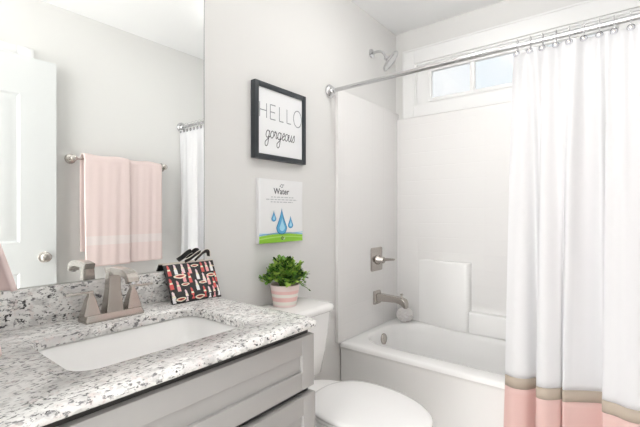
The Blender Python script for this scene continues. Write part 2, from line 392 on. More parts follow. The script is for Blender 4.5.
tub = thing('bathtub', (.8, 2.3, 0), 'white alcove bathtub with plain apron below the shower surround', 'bathtub')
b = B(); X0, X1, Y1 = .003, RX-.003, BY-.003
R8 = lambda x0, x1, y0, y1, z, r: rrect(x0, x1, y0, y1, z, r, 8, 6)
ix0, ix1, iy0, iy1 = .080, 1.44, 2.045, 2.60
IR = [.17, .24, .17, .17]
b.loft([R8(X0+.004, X1-.004, TY0+.016, Y1, 0, .004), R8(X0+.004, X1-.004, TY0+.014, Y1, TOPZ-.05, .004), R8(X0, X1, TY0+.008, Y1, TOPZ-.034, .006),
        R8(X0, X1, TY0, Y1, TOPZ-.028, .008), R8(X0, X1, TY0, Y1, TOPZ-.014, .008), R8(X0+.004, X1-.004, TY0+.005, Y1-.003, TOPZ-.004, .01), R8(X0+.014, X1-.014, TY0+.016, Y1-.01, TOPZ, .012),
        R8(ix0-.02, ix1+.02, iy0-.02, iy1+.02, TOPZ, [q+.02 for q in IR]), R8(ix0-.008, ix1+.008, iy0-.008, iy1+.008, TOPZ-.003, [q+.008 for q in IR]),
        R8(ix0, ix1, iy0, iy1, TOPZ-.014, IR), R8(ix0+.008, ix1-.02, iy0+.006, iy1-.006, TOPZ-.05, IR),
        R8(ix0+.03, ix1-.11, iy0+.03, iy1-.03, .14, [.14]*4), R8(ix0+.06, ix1-.17, iy0+.06, iy1-.06, .095, [.12]*4), R8(ix0+.12, ix1-.25, iy0+.12, iy1-.12, .08, [.08]*4)], True, True)
b.obj('tub_shell', M['acrylic'], tub, 50)
b = B(); b.lathe([(.036, 0), (.036, .006), (.030, .012), (.012, .014), (.001, .014)], (.090, 2.33, .312), (1, 0, .10)); b.box((.099, 2.324, .278), (.107, 2.336, .292), .003)
b.obj('overflow_plate', M['nickel'], tub, 50)
b = B(); b.lathe([(.03, 0), (.03, .004), (.02, .006), (.001, .006)], (.33, 2.32, .080)); b.obj('drain', M['nickel'], tub, 50)

# ------------------------------------------------------------------ vanity
VZ = .83; VX = .622; VY1 = .965; GT = .027
cab = thing('vanity_cabinet', (.3, .52, 0), 'grey shaker vanity cabinet with wide drawers under the granite counter', 'cabinet')
zc = VZ-GT
b = B(); b.box((.002, NY+.003, .10), (.578, .021+NY, zc-.001)); b.box((.002, .934, .10), (.578, .952, zc-.001)); b.box((.002, NY+.021, .10), (.578, .934, .12)); b.box((.002, NY+.021, .12), (.014, .934, zc-.001)); b.box((.56, NY+.021, .12), (.578, .934, zc-.001))
b.box((.014, NY+.003, 0), (.52, .948, .0995)); b.obj('body', M['cabinet'], cab, 0)
B().box((.578, NY+.004, .10), (.5805, .951, zc-.001)).obj('face_shadow', M['cab_dark'], cab, 0)
def shaker(z0, z1, y0, y1, x1=.601, name='drawer'):
    b = B(); f = .056; x0 = .581
    b.box((x0, y0, z0), (x1, y0+f, z1), .0015); b.box((x0, y1-f, z0), (x1, y1, z1), .0015)
    b.box((x0, y0+f, z0), (x1, y1-f, z0+f), .0015); b.box((x0, y0+f, z1-f), (x1, y1-f, z1), .0015)
    b.box((x0, y0+f, z0+f), (x1-.010, y1-f, z1-f))
    return b.obj(name, M['cabinet'], cab, 30)
shaker(.617, .780, NY+.02, .957)
shaker(.372, .598, NY+.02, .957, .607)
shaker(.13, .360, NY+.02, .957, .604)

# counter with an undermount cut-out
ctop = thing('granite_countertop', (.31, .52, zc), 'white speckled granite vanity countertop with a cut out for the sink', 'countertop')
ax0, ax1, ay0, ay1 = .172, .495, .315, .795
b = B()
def outer(i, z): return rrect(.001, VX-i, NY+.001, VY1-i, z, [.03, .002, .002, .002], 8, 10)
def inner(i, z): return rrect(ax0+i, ax1-i, ay0+i, ay1-i, z, .055, 8, 10)
prof = [(.010, zc), (.003, zc+.004), (0, zc+.012), (0, VZ-.014), (.0025, VZ-.006), (.010, VZ-.001), (.016, VZ)]
b.loft([inner(0, zc), *[outer(i, z) for i, z in prof], inner(-.004, VZ), inner(0, VZ-.004), inner(0, zc)], False, False)
b.obj('slab', M['granite'], ctop, 50)
b = B(); b.box((.001, NY+.002, VZ+.0005), (.021, VY1, .942), .003); tag(b.obj('granite_backsplash', M['granite'], None, 30), 'low speckled granite backsplash strip below the wall mirror', 'backsplash')
# sink
b = B()
def sk(i, z, r): return rrect(ax0-.018+i, ax1+.018-i, ay0-.018+i, ay1+.018-i, z, r, 8, 8)
b.loft([sk(-.005, zc-.012, .07), sk(-.005, zc-.001, .07), sk(.008, zc-.001, .065), sk(.014, zc-.006, .062), sk(.03, zc-.05, .06), sk(.055, zc-.10, .06), sk(.075, zc-.125, .06), sk(.11, zc-.137, .05), sk(.15, zc-.14, .02)], False, True)
snk = thing('undermount_sink', (.33, .55, zc-.14), 'white rectangular undermount sink set in the granite counter', 'sink')
so = b.obj('basin', M['porcelain'], snk, 50)
b = B(); b.lathe([(.022, 0), (.022, .003), (.014, .004), (.001, .003)], (.33, .555, zc-.1395)); b.obj('drain', M['nickel'], snk, 50)

# faucet
FY = .560
fa = thing('bathroom_faucet', (.086, FY, VZ), 'brushed nickel two handle faucet behind the white sink', 'faucet')
z0 = VZ+.0005
b = B(); b.loft([rrect(0.0620, 0.1280, FY-.088, FY+.090, z0, .006), rrect(0.0620, 0.1280, FY-.088, FY+.090, z0+.008, .006), rrect(0.0670, 0.1230, FY-.082, FY+.084, z0+.022, .004)]); b.obj('base', M['nickel'], fa, 30)
for s in (-1, 1):
    hy = FY+s*.064; hz = z0+.022
    b = B(); b.loft([rrect(0.0760, 0.1160, hy-.024, hy+.024, hz, .003), rrect(0.0840, 0.1090, hy-.013, hy+.013, hz+.045, .003), rrect(0.0880, 0.1060, hy-.008, hy+.008, hz+.058, .003), rrect(0.0900, 0.1040, hy-.006, hy+.006, hz+.066, .002)])
    h = b.obj('handle', M['nickel'], fa, 30)
    y0_, y1_ = (hy-.068, hy+.008) if s < 0 else (hy-.008, hy+.068)
    b = B(); b.box((.090, y0_, hz+.064), (.104, y1_, hz+.071), .002); b.obj('lever', M['nickel'], h, 30)
b = B(); b.loft([rrect(0.0760, 0.1220, FY-.026, FY+.026, z0+.022, .003), rrect(0.0840, 0.1180, FY-.019, FY+.019, z0+.09, .003), rrect(0.0880, 0.1200, FY-.0165, FY+.0165, z0+.150, .003)]); b.obj('spout_column', M['nickel'], fa, 30)
b = B(); rings = []
cl = spline([(.087, 0, .969), (.114, 0, .979), (.146, 0, .982), (.190, 0, .981), (.220, 0, .972), (.230, 0, .955)], 6)
th = [.020, .013, .0105, .0105, .0105, .010]; wd = [.0165, .0165, .0165, .017, .017, .017]
for i, p in enumerate(cl):
    d = (cl[min(i+1, len(cl)-1)]-cl[max(i-1, 0)]).normalized(); nrm = Vector((-d.z, 0, d.x)); k = i/6
    kk = min(int(k), 4); f = k-kk; T_ = th[kk]+(th[kk+1]-th[kk])*f; W_ = wd[kk]+(wd[kk+1]-wd[kk])*f
    ring = []
    for u, v in ((-1, -.8), (-.9, -1), (.9, -1), (1, -.8), (1, .8), (.9, 1), (-.9, 1), (-1, .8)):
        q = p + nrm*v*T_; ring.append(Vector((q.x, FY+u*W_, q.z)))
    rings.append(ring)
b.loft(rings); sp = b.obj('spout', M['nickel'], fa, 35)
b = B(); b.lathe([(.010, 0), (.0105, .008), (.007, .008), (.007, .004), (.001, .004)], (.228, FY, .957), (.25, 0, -.97)); b.obj('aerator', M['chrome'], sp, 40)

# mirror
m_ = thing('wall_mirror', (.003, .52, .944), 'large frameless wall mirror above the vanity backsplash', 'mirror')
B().box((.0005, NY+.02, .944), (.005, .966, 2.12)).obj('mirror_glass', M['mirror'], m_, 0)
B().box((.0005, .966, .944), (.0055, .968, 2.12)).obj('mirror_edge', mat('mirror_edge_grey', (.20, .22, .22), .3), m_, 0)

# ------------------------------------------------------------------ toilet
TYC = 1.312
to = thing('toilet', (.4, TYC, 0), 'white two piece toilet with closed lid between vanity and bathtub', 'toilet')
def egg(xb, xf, w, z, n=48, sq=.80):
    xc = xb + (xf-xb)*.42; P = []
    for k in range(n):
        a = 2*pi*k/n; c, s_ = cos(a), sin(a)
        if c >= 0: P.append(Vector((xc+(xf-xc)*c, TYC+w*s_, z)))
        else: P.append(Vector((xc-(xc-xb)*abs(c)**sq, TYC+w*(1 if s_ >= 0 else -1)*abs(s_)**.85, z)))
    return P
b = B(); b.loft([egg(.20, .66, .115, 0), egg(.20, .655, .11, .03), egg(.22, .62, .095, .12), egg(.22, .66, .105, .19), egg(.22, .74, .145, .26), egg(.21, .80, .172, .325), egg(.20, .825, .18, 0.3520), egg(.20, .83, .18, 0.3720), egg(.20, .825, .176, 0.3790)])
b.obj('bowl', M['porcelain'], to, 60)
b = B(); b.loft([egg(.350, .835, .182, 0.3800), egg(.347, .839, .186, 0.3840), egg(.347, .839, .186, 0.3910), egg(.351, .835, .182, 0.3940)]); b.obj('seat', M['seat'], to, 60)
b = B(); b.loft([egg(.350, .838, .184, 0.3950), egg(.347, .841, .187, 0.3990), egg(.347, .841, .187, 0.4040), egg(.351, .837, .183, 0.4090), egg(.365, .823, .168, 0.4115), egg(.40, .785, .135, 0.4130), egg(.48, .70, .07, 0.4137)]); b.obj('lid', M['seat'], to, 60)
for s in (-1, 1):
    b = B(); b.box((.312, TYC+s*.075-.022, .376), (.340, TYC+s*.075+.022, .386), .004, 3); b.obj('hinge', M['seat'], to, 50)
b = B(); TW = .240
b.loft([rrect(.045, .20, TYC-.165, TYC+.165, .375, .05), rrect(.030, .225, TYC-.19, TYC+.19, .395, .045), rrect(.022, .238, TYC-.205, TYC+.205, .50, .04), rrect(.018, .246, TYC-TW+.004, TYC+TW-.004, .685, .04)]); b.obj('tank', M['porcelain'], to, 60)
b = B(); b.loft([rrect(.012, .252, TYC-TW-.004, TYC+TW+.004, .685, .04), rrect(.008, .260, TYC-TW-.011, TYC+TW+.011, .690, .045), rrect(.008, .260, TYC-TW-.011, TYC+TW+.011, .708, .045), rrect(.014, .254, TYC-TW-.006, TYC+TW+.006, .717, .045), rrect(.03, .236, TYC-TW+.012, TYC+TW-.012, .722, .04)]); b.obj('tank_lid', M['porcelain'], to, 60)
b = B(); b.lathe([(.016, 0), (.016, .008), (.008, .012), (.001, .012)], (.2455, TYC-.15, .64), (1, 0, 0)); b.box((.256, TYC-.155, .633), (.264, TYC-.08, .647), .003); b.obj('flush_lever', M['chrome'], to, 40)

# ------------------------------------------------------------------ plant on tank
PX, PY, PZ = .100, 1.352, .7225
pl = thing('potted_plant', (PX, PY, PZ), 'small bushy green plant in a pink and cream striped pot on the toilet tank', 'plant')
b = B(); n = 36; H = .100; ring = lambda z, ins=0: [Vector((PX+(.055+.016*z/H-ins)*cos(2*pi*k/n), PY+(.055+.016*z/H-ins)*sin(2*pi*k/n), PZ+z)) for k in range(n)]
bands = [(0, .012, 0), (.012, .026, 1), (.026, .040, 0), (.040, .054, 1), (.054, .066, 2), (.066, .080, 0), (.080, .092, 1), (.092, .104, 2)]
bands = [(0, .010, 2), (.010, .026, 1), (.026, .046, 0), (.046, .061, 1), (.061, .076, 0), (.076, .100, 2)]
for k, (a, c, mi_) in enumerate(bands): b.loft([ring(a), ring(c)], k == 0, False, mi=mi_)
b.loft([ring(H), ring(H+.002, .003), ring(H, .007), ring(.085, .008)], False, False, mi=2)
b.obj('pot', [M['pot_pink'], M['pot_cream'], M['pot_light']], pl, 40)
b = B(); b.loft([ring(.084, .0085), ring(.088, .03)], True, True); b.obj('soil', M['soil'], pl, 40)
b = B(); fb = B(); base = Vector((PX, PY, PZ+.088))
def leaf(p, d, size, mi):
    d = d.normalized(); side = d.cross(Vector((0, 0, 1)));
    if side.length < .1: side = Vector((1, 0, 0))
    side = (side.normalized() + Vector([random.uniform(-.5, .5) for _ in range(3)])).normalized(); nn = side.cross(d).normalized()
    V_ = [p, p+d*size*.35+side*size*.40-nn*size*.06, p+d*size*.75+side*size*.36-nn*size*.05, p+d*size, p+d*size*.75-side*size*.36-nn*size*.05, p+d*size*.35-side*size*.40-nn*size*.06, p+d*size*.5+nn*size*.05]
    for v in V_:
        v.x = max(v.x, .006)
    fb._add(V_, [(0, 1, 6), (1, 2, 6), (2, 3, 6), (3, 4, 6), (4, 5, 6), (5, 0, 6)], mi)
for k in range(84):
    a = 2*pi*k/84*5.3+random.uniform(-.3, .3); el = random.uniform(.15, 1.5); L = random.uniform(.10, .155)
    d = Vector((cos(a)*cos(el)*.66, sin(a)*cos(el)*.80, sin(el)*.86+.06))
    tip = base + d*L; tip.x = max(tip.x, .02)
    if tip.z < PZ+.115: tip.z = PZ+.115+random.uniform(0, .02)
    mid = base + Vector((cos(a)*.045, sin(a)*.05, .035+.03*sin(el)))
    path = spline([base+Vector((cos(a)*.02, sin(a)*.02, -.002)), mid, tip], 5); b.tube(path, .0011, 4)
    for q in range(4, len(path)):
        for _ in range(3):
            leaf(path[q], (path[q]-base)*3+Vector([random.uniform(-.25, .25) for _ in range(3)]), random.uniform(.017, .027), random.choice((0, 0, 0, 1, 2, 2)))
for k in range(5):   # trailing sprigs to the right
    e = base+Vector((random.uniform(-.03, .05), .105+.012*k, .05-.022*k+random.uniform(-.01, .01)))
    path = spline([base+Vector((0, .05, .02)), base+Vector((.01, .085, .05-.01*k)), e], 6); b.tube(path, .0011, 4)
    for q in range(3, len(path)):
        for _ in range(2): leaf(path[q], Vector((random.uniform(-.5, .5), .7, random.uniform(-.7, .4))), random.uniform(.013, .02), random.choice((0, 1, 2)))
b.obj('stems', M['stem'], pl, 60)
f = fb.obj('foliage', [M['leaf_a'], M['leaf_b'], M['leaf_c']], pl, 0, recalc=False)

# ------------------------------------------------------------------ wall art
pf = thing('picture_frame', (.015, 1.408, 1.42), 'black framed hello gorgeous print on the wall above the water sign', 'picture')
fy0, fy1, fz0, fz1, fw_ = 1.226, 1.590, 1.421, 1.786, .024
b = B()
b.box((.001, fy0, fz0), (.031, fy0+fw_, fz1), .0015); b.box((.001, fy1-fw_, fz0), (.031, fy1, fz1), .0015)
b.box((.001, fy0+fw_, fz0), (.031, fy1-fw_, fz0+fw_), .0015); b.box((.001, fy0+fw_, fz1-fw_), (.031, fy1-fw_, fz1), .0015)
b.obj('frame', M['black_frame'], pf, 30)
pr_ = B().box((.004, fy0+fw_, fz0+fw_), (.022, fy1-fw_, fz1-fw_)).obj('print', M['paper'], pf, 0)
T = lambda y, z: Vector((.0223, y, z))
b = B(); h0, h1 = 1.620, 1.690
def seg(*p): return [Vector(q) for q in p]
fx = [1.262, 1.332, 1.395, 1.450, 1.500]
hz = (h0+h1)/2
L_ = [seg((fx[0], h0), (fx[0], h1)), seg((fx[0]+.045, h0), (fx[0]+.045, h1)), seg((fx[0], hz), (fx[0]+.045, hz)),
      seg((fx[1], h0), (fx[1], h1)), seg((fx[1], h0), (fx[1]+.036, h0)), seg((fx[1], hz), (fx[1]+.032, hz)), seg((fx[1], h1), (fx[1]+.036, h1)),
      seg((fx[2], h0), (fx[2], h1)), seg((fx[2], h0), (fx[2]+.03, h0)), seg((fx[3], h0), (fx[3], h1)), seg((fx[3], h0), (fx[3]+.03, h0)),
      [Vector((fx[4]+.031+.031*cos(2*pi*k/28), hz+.043*sin(2*pi*k/28))) for k in range(29)]]
b.strokes(L_, .0045, T, 0)
# "gorgeous" handwriting
def glyph(ch):
    arc = lambda cx, cy, rx, ry, a0, a1, n=14: [(cx+rx*cos(radians(a0+(a1-a0)*k/n)), cy+ry*sin(radians(a0+(a1-a0)*k/n))) for k in range(n+1)]
    o = arc(.32, .5, .3, .5, 60, 400)
    if ch == 'o': return [o+[(.75, .95)]], .72
    if ch == 'g': return [arc(.32, .5, .3, .5, 40, 360)+[(.62, 1.0), (.60, -.5)]+arc(.33, -.75, .27, .45, 20, -200, 12)+[(.45, -.2), (.85, .25)]], .85
    if ch == 'r': return [[(0, .3), (.18, 1.1), (.22, .85), (.42, .85), (.40, .25), (.5, .02), (.72, .3)]], .68
    if ch == 'e': return [[(0, .3), (.3, .55), (.5, .75), (.42, 1.0), (.25, .98), (.1, .6), (.14, .15), (.35, 0), (.65, .3)]], .62
    if ch == 'u': return [[(0, .5), (.08, 1.0), (.06, .3), (.2, 0), (.45, .2), (.58, 1.0), (.56, .25), (.7, 0), (.85, .3)]], .82
    if ch == 's': return [[(0, .2), (.3, 1.05), (.38, .7), (.45, .3), (.3, 0), (.08, .1)]], .5
cx = 1.300; sc = .0350; gl = []
for ch in 'gorgeous':
    st_, adv = glyph(ch)
    for s_ in st_: gl.append([Vector((cx+(p.x+.18*p.y)*sc, 1.528+p.y*sc)) for p in spline([(q[0], q[1], 0) for q in s_], 3)])
    cx += adv*sc*1.02
b.strokes(gl, .0042, T, 1)
b.obj('lettering', [M['inkgrey'], M['ink']], pr_, 0, recalc=False)

sg = thing('water_sign', (.01, 1.415, 1.016), 'white water sign with blue drops and green band on the wall above the plant', 'sign')
sy0, sy1, sz0, sz1 = 1.260, 1.572, 1.016, 1.328
bd = B().box((.001, sy0, sz0), (.021, sy1, sz1), .001).obj('board', M['board'], sg, 0)
T0 = lambda y, z: Vector((.0212, y, z)); T1 = lambda y, z: Vector((.0214, y, z)); T2 = lambda y, z: Vector((.0216, y, z)); T3 = lambda y, z: Vector((.0218, y, z))
b = B()
n = 24; top = [(sy0+(sy1-sy0)*k/n, 1.048+.010*sin(pi*k/n*.9+.25)) for k in range(n+1)]
b.poly([T1(sy0, sz0), T1(sy1, sz0)]+[T1(*p) for p in reversed(top)], 0)
b.strokes([[Vector((p[0], p[1]+.004)) for p in top]], .006, T0, 1)
b.strokes([[Vector((p[0], 1.0625-.004*sin(pi*k/n))) for k, p in enumerate(top)]], .004, T0, 2)
b.strokes([[Vector((p[0], p[1]-.014)) for p in top]], .006, T2, 3)
b.obj('hill_print', [M['green'], M['blueline'], M['drop_light'], M['greenlight']], bd, 0, recalc=False)
def drop(cy_, z0_, z1_, w_):
    b = B(); h_ = z1_-z0_
    def shape(k, T_, mi_, dy=0):
        P = []
        for i in range(40):
            t_ = i/40*2*pi; zz = -cos(t_); r_ = sin(t_)*(sin(t_/2) if False else 1)
            fr = (zz+1)/2; wid = math.sqrt(max(0, 1-(2*min(fr/.56, 1)-1)**2)) if fr < .28 else (1-((fr-.28)/.72))**1.35*1.0
            P.append((cy_+dy+(1 if r_ >= 0 else -1)*wid*w_/2*k, z0_+h_*(.5-k/2)*.55+fr*h_*k))
        b.poly([T_(*p) for p in P], mi_)
    shape(1, T1, 0); shape(.86, T2, 1); shape(.5, T3, 2, w_*.04)
    return b.obj('drop_print', [M['drop_dark'], M['drop'], M['drop_light']], bd, 0, recalc=False)
drop(1.413, 1.053, 1.190, .078); drop(1.357, 1.120, 1.176, .034); drop(1.478, 1.084, 1.150, .040)
def text_obj(name, body, size, T_, cy_, z_, m, parent, bold=0.0):
    cu = bpy.data.curves.new(name, 'FONT'); cu.body = body; cu.size = size; cu.align_x = 'CENTER'; cu.offset = bold; cu.resolution_u = 3
    to_ = bpy.data.objects.new(name+'_tmp', cu); COL.objects.link(to_)
    dg = bpy.context.evaluated_depsgraph_get(); me = bpy.data.meshes.new_from_object(to_.evaluated_get(dg))
    bpy.data.objects.remove(to_)
    b = B(); b._add([T_(cy_+v.co.x, z_+v.co.y) for v in me.vertices], [tuple(p.vertices) for p in me.polygons]); bpy.data.meshes.remove(me)
    return b.obj(name, m, parent, 0, recalc=False)
text_obj('lettering', 'Water', .041, T1, 1.411, 1.257, M['ink'], bd, .0007)
b = B()
for row, (z_, x0_, x1_) in enumerate(((1.241, 1.338, 1.500), (1.229, 1.305, 1.528), (1.217, 1.335, 1.495))):
    x = x0_
    while x < x1_:
        l_ = min(random.uniform(.012, .028), x1_-x); b.strokes([[Vector((x, z_)), Vector((x+l_, z_))]], .0045, T1); x += l_+.006
b.obj('small_print', M['inklight'], bd, 0, recalc=False)
b = B(); b.strokes([[Vector((1.413+.008*cos(a/10*2*pi), 1.298+.008*sin(a/10*2*pi))) for a in range(11)], [Vector((1.398, 1.294)), Vector((1.405, 1.300))], [Vector((1.421, 1.302)), Vector((1.430, 1.306))]], .0035, T1); b.obj('icon_print', M['inkgrey'], bd, 0, recalc=False)
b = B(); b.strokes([[Vector((1.417+.007*cos(a/10*2*pi), 1.036+.007*sin(a/10*2*pi))) for a in range(11)]], .004, T3, 0); b.strokes([[Vector((1.426, 1.030)), Vector((1.436, 1.037))]], .005, T3, 1); b.obj('emblem_print', [M['ink'], M['board']], bd, 0, recalc=False)

# ------------------------------------------------------------------ cosmetic pouch leaning on the backsplash
C00, C10, C01, C11 = Vector((.109, .770, VZ+.0045)), Vector((.119, .976, VZ+.0045)), Vector((.034, .775, .972)), Vector((.034, .996, .972))
po = thing('cosmetic_pouch', (.07, .87, VZ), 'black zip pouch printed with lipsticks and lips leaning on the backsplash', 'pouch')
nrm0 = (C10-C00).cross(C01-C00).normalized()
if nrm0.x < 0: nrm0 = -nrm0
def surf(s, t_, side=1):
    p = C00*(1-s)*(1-t_)+C10*s*(1-t_)+C01*(1-s)*t_+C11*s*t_
    edge = (1-(2*s-1)**6)*(1-t_)**.5*min(1, t_*9+.05)
    return p + nrm0*(side*(.016*edge*(1-.5*t_)+.0025)) - nrm0*.016
b = B()
b.grid(lambda s, t_: surf(s, t_, 1), 24, 16, 0); b.grid(lambda s, t_: surf(s, t_, -1), 24, 16, 0)
for a0 in (0, 1):
    b.grid(lambda s, t_: surf(a0, t_, s*2-1), 1, 16, 0); b.grid(lambda s, t_: surf(s, a0, t_*2-1), 24, 1, 0)
def decal(pts, off, mi_):  # pts in (s,t)
    c = [sum(p[i] for p in pts)/len(pts) for i in range(2)]
    vs = [surf(*p)+nrm0*off for p in pts]+[surf(*c)+nrm0*off]
    b._add(vs, [(i, (i+1) % len(pts), len(pts)) for i in range(len(pts))], mi_)
AS = .2/.158
def lipstick(s, t_, mi_, h=.24, w_=.05):
    q = lambda x, y: (min(.99, max(.01, s+x*w_)), min(.985, max(.015, t_+y*h)))
    decal([q(-.5, 0), q(.5, 0), q(.5, .45), q(-.5, .45)], .0006, mi_)
    decal([q(-.4, .45), q(.4, .45), q(.4, .60), q(-.4, .60)], .0006, 5)
    decal([q(-.32, .60), q(.32, .60), q(.32, .82), q(-.05, 1.0), q(-.32, .92)], .0006, mi_ if mi_ != 4 else 3)
def lips(s, t_, w_=.16):
    w_ *= 1.15
    h = w_*AS*.42
    oval = lambda k: [(min(.99, max(.01, s+w_/2*k*cos(a))), min(.985, max(.015, t_+h/2*k*sin(a)*(1-.35*abs(cos(a)))+(.12*h*k*(abs(cos(a*1.0))-.3) if sin(a) > 0 else 0)))) for a in [2*pi*i/20 for i in range(20)]]
    decal(oval(1.0), .0009, 5); decal([(s+(p[0]-s)*.72, t_+(p[1]-t_)*.50) for p in oval(1.0)], .0012, 1); decal([(s+(p[0]-s)*.5, t_+(p[1]-t_)*.2) for p in oval(1.0)], .0014, 0)
lay = [(.07, .70, 1), (.19, .72, 4), (.33, .73, 3), (.46, .70, 2), (.72, .70, 1), (.82, .70, 2), (.92, .70, 4), (.05, .36, 1), (.42, .46, 1), (.585, .52, 4),
       (.16, .28, 2), (.52, .24, 4), (.78, .34, 2), (.89, .24, 1), (.97, .40, 1), (.04, .03, 4), (.27, .03, 3), (.39, .06, 1), (.64, .05, 1), (.74, .02, 4), (.84, .02, 2), (.95, .04, 4), (.70, .40, 3), (.31, .50, 2)]
for k, (s, t_, mi_) in enumerate(lay): lipstick(s, t_, mi_, .285, .062)
for s, t_, w_ in ((.24, .66, .21), (.58, .90, .14), (.87, .60, .17), (.65, .43, .14), (.30, .44, .14), (.15, .09, .16), (.52, .08, .17), (.965, .84, .06)): lips(s, t_, w_)
b.obj('body', [M['pouch'], M['l_red'], M['l_pink'], M['l_pale'], M['l_white'], M['l_gold']], po, 40, recalc=False)
b = B(); b.tube([surf(i/20, 1, 0)+Vector((0, 0, .002)) for i in range(21)], .0028, 8); b.obj('piping', M['piping'], po, 60)
def band(pts, hw, th_):
    b = B(); P = spline(pts, 6); rs = []
    for i, p in enumerate(P):
        d = (P[min(i+1, len(P)-1)]-P[max(i-1, 0)]).normalized(); sd = Vector((.55, -.2, .8)); sd = (sd-d*sd.dot(d)).normalized(); nn = sd.cross(d)
        rs.append([p+sd*hw*a+nn*th_*c for a, c in ((-1, -1), (1, -1), (1, 1), (-1, 1))])
    b.loft(rs); return b, P, [(r[0]+r[3])/2 for r in rs], [(r[1]+r[2])/2 for r in rs]
b, P, E0, E1 = band([(.030, .862, .974), (.034, .885, .984), (.036, .912, 1.001), (.036, .928, 1.006)], .009, .0015); st_ = b.obj('wrist_strap', M['pouch'], po, 30)
b = B(); b.tube(E0, .0016, 6); b.tube(E1, .0016, 6); b.obj('strap_piping', M['piping'], st_, 60)
b, P, E0, E1 = band([(.031, .905, .974), (.035, .923, .990), (.037, .945, 1.006), (.036, .962, 1.005), (.033, .970, .985)], .009, .0015); st_ = b.obj('wrist_strap', M['pouch'], po, 30)
b = B(); b.tube(E0, .0016, 6); b.tube(E1, .0016, 6); b.obj('strap_piping', M['piping'], st_, 60)

# ------------------------------------------------------------------ shower fittings
FYC = 2.345
va = thing('shower_valve', (SX, FYC, .845), 'brushed nickel square shower valve with lever on the surround wall', 'valve')
PYZ = lambda x, y0, y1, z0_, z1_, r: [Vector((x, q.x, q.y)) for q in rrect(y0, y1, z0_, z1_, 0, r)]
b = B(); x = SX+.0005; b.loft([PYZ(x, FYC-.075, FYC+.075, .766, .926, .012), PYZ(x+.006, FYC-.075, FYC+.075, .766, .926, .012), PYZ(x+.010, FYC-.068, FYC+.068, .773, .919, .010)]); b.obj('plate', M['nickel'], va, 40)
b = B(); b.lathe([(.034, 0), (.032, .012), (.024, .020), (.022, .050), (.018, .054), (.001, .054)], (x+.009, FYC, .842), (1, 0, 0)); b.obj('hub', M['nickel'], va, 50)
b = B(); b.loft([PYZ(x+.045, FYC-.014, FYC+.014, .830, .856, .005), PYZ(x+.08, FYC-.010, FYC+.010, .838, .858, .004), PYZ(x+.142, FYC-.008, FYC+.009, .846, .858, .003)]); b.obj('lever', M['nickel'], va, 40)
ts = thing('tub_spout', (SX, FYC, .58), 'brushed nickel bathtub spout with diverter knob below the shower valve', 'tub spout')
b = B(); b.loft([PYZ(x, FYC-.042, FYC+.042, .538, .628, .006), PYZ(x+.012, FYC-.042, FYC+.042, .538, .628, .006), PYZ(x+.018, FYC-.036, FYC+.036, .544, .622, .006)]); b.obj('flange', M['nickel'], ts, 40)
b = B(); rs = []
for xx, zt, zb, hw in ((.016, .612, .560, .028), (.09, .609, .565, .027), (.16, .606, .566, .027), (.195, .603, .556, .027), (.220, .594, .538, .026), (.230, .575, .538, .023)):
    rs.append([Vector((x+xx, q.x, q.y)) for q in rrect(FYC-hw, FYC+hw, zb, zt, 0, .009)])
b.loft(rs); spt = b.obj('spout', M['nickel'], ts, 40)
b = B(); b.lathe([(.005, 0), (.005, .016), (.010, .019), (.010, .027), (.006, .030), (.001, .030)], (x+.192, FYC, .602)); b.obj('diverter_knob', M['nickel'], ts, 50)
sh = thing('shower_sprayer', (.01, 2.32, 2.262), 'round chrome shower head on a short bent arm above the surround', 'shower head')
b = B(); b.lathe([(.031, 0), (.029, .008), (.014, .014), (.001, .015)], (.001, 2.32, 2.262), (1, 0, 0)); b.obj('wall_flange', M['chrome'], sh, 50)
hc = Vector((.148, 2.32, 2.176)); ax = Vector((.68, .36, -.63)).normalized()
b = B(); b.tube(spline([(.012, 2.32, 2.262), (.06, 2.32, 2.262), (.095, 2.32, 2.242), tuple(hc-ax*.035)], 6), .009, 12); b.obj('arm', M['chrome'], sh, 60)
b = B(); b.lathe([(.012, -.045), (.016, -.038), (.016, -.026), (.030, -.018), (.070, -.006), (.074, 0), (.074, .006), (.070, .010), (.068, .010), (.066, .008), (.001, .008)], hc, ax, 40); b.obj('head', M['chrome'], sh, 40)

# pouf
pc = Vector((.190, 2.475, .377+.02)); pc = Vector((.080, 2.630, .378))
b = B(); rnd = random.Random(3); R_ = .053; ctr = Vector((.126, 2.580, .378+.058))
def puff(u, v):
    a = 2*pi*u; e = pi*v; r_ = R_*(1+.05*sin(9*a+3*sin(4*e))*sin(e)+.05*sin(13*e+5*cos(3*a)))
    return ctr+Vector((cos(a)*sin(e)*r_*1.05, sin(a)*sin(e)*r_*1.05, -cos(e)*r_*.95))
b.grid(puff, 90, 50); bmesh.ops.remove_doubles(b.bm, verts=b.bm.verts[:], dist=.0003)
pz_ = min(v.co.z for v in b.bm.verts)
for v in b.bm.verts: v.co.z -= pz_-.3775
tag(b.obj('bath_pouf', M['mesh_white'], None, 80), 'small white mesh bath pouf on the tub corner ledge behind the spout', 'bath sponge')

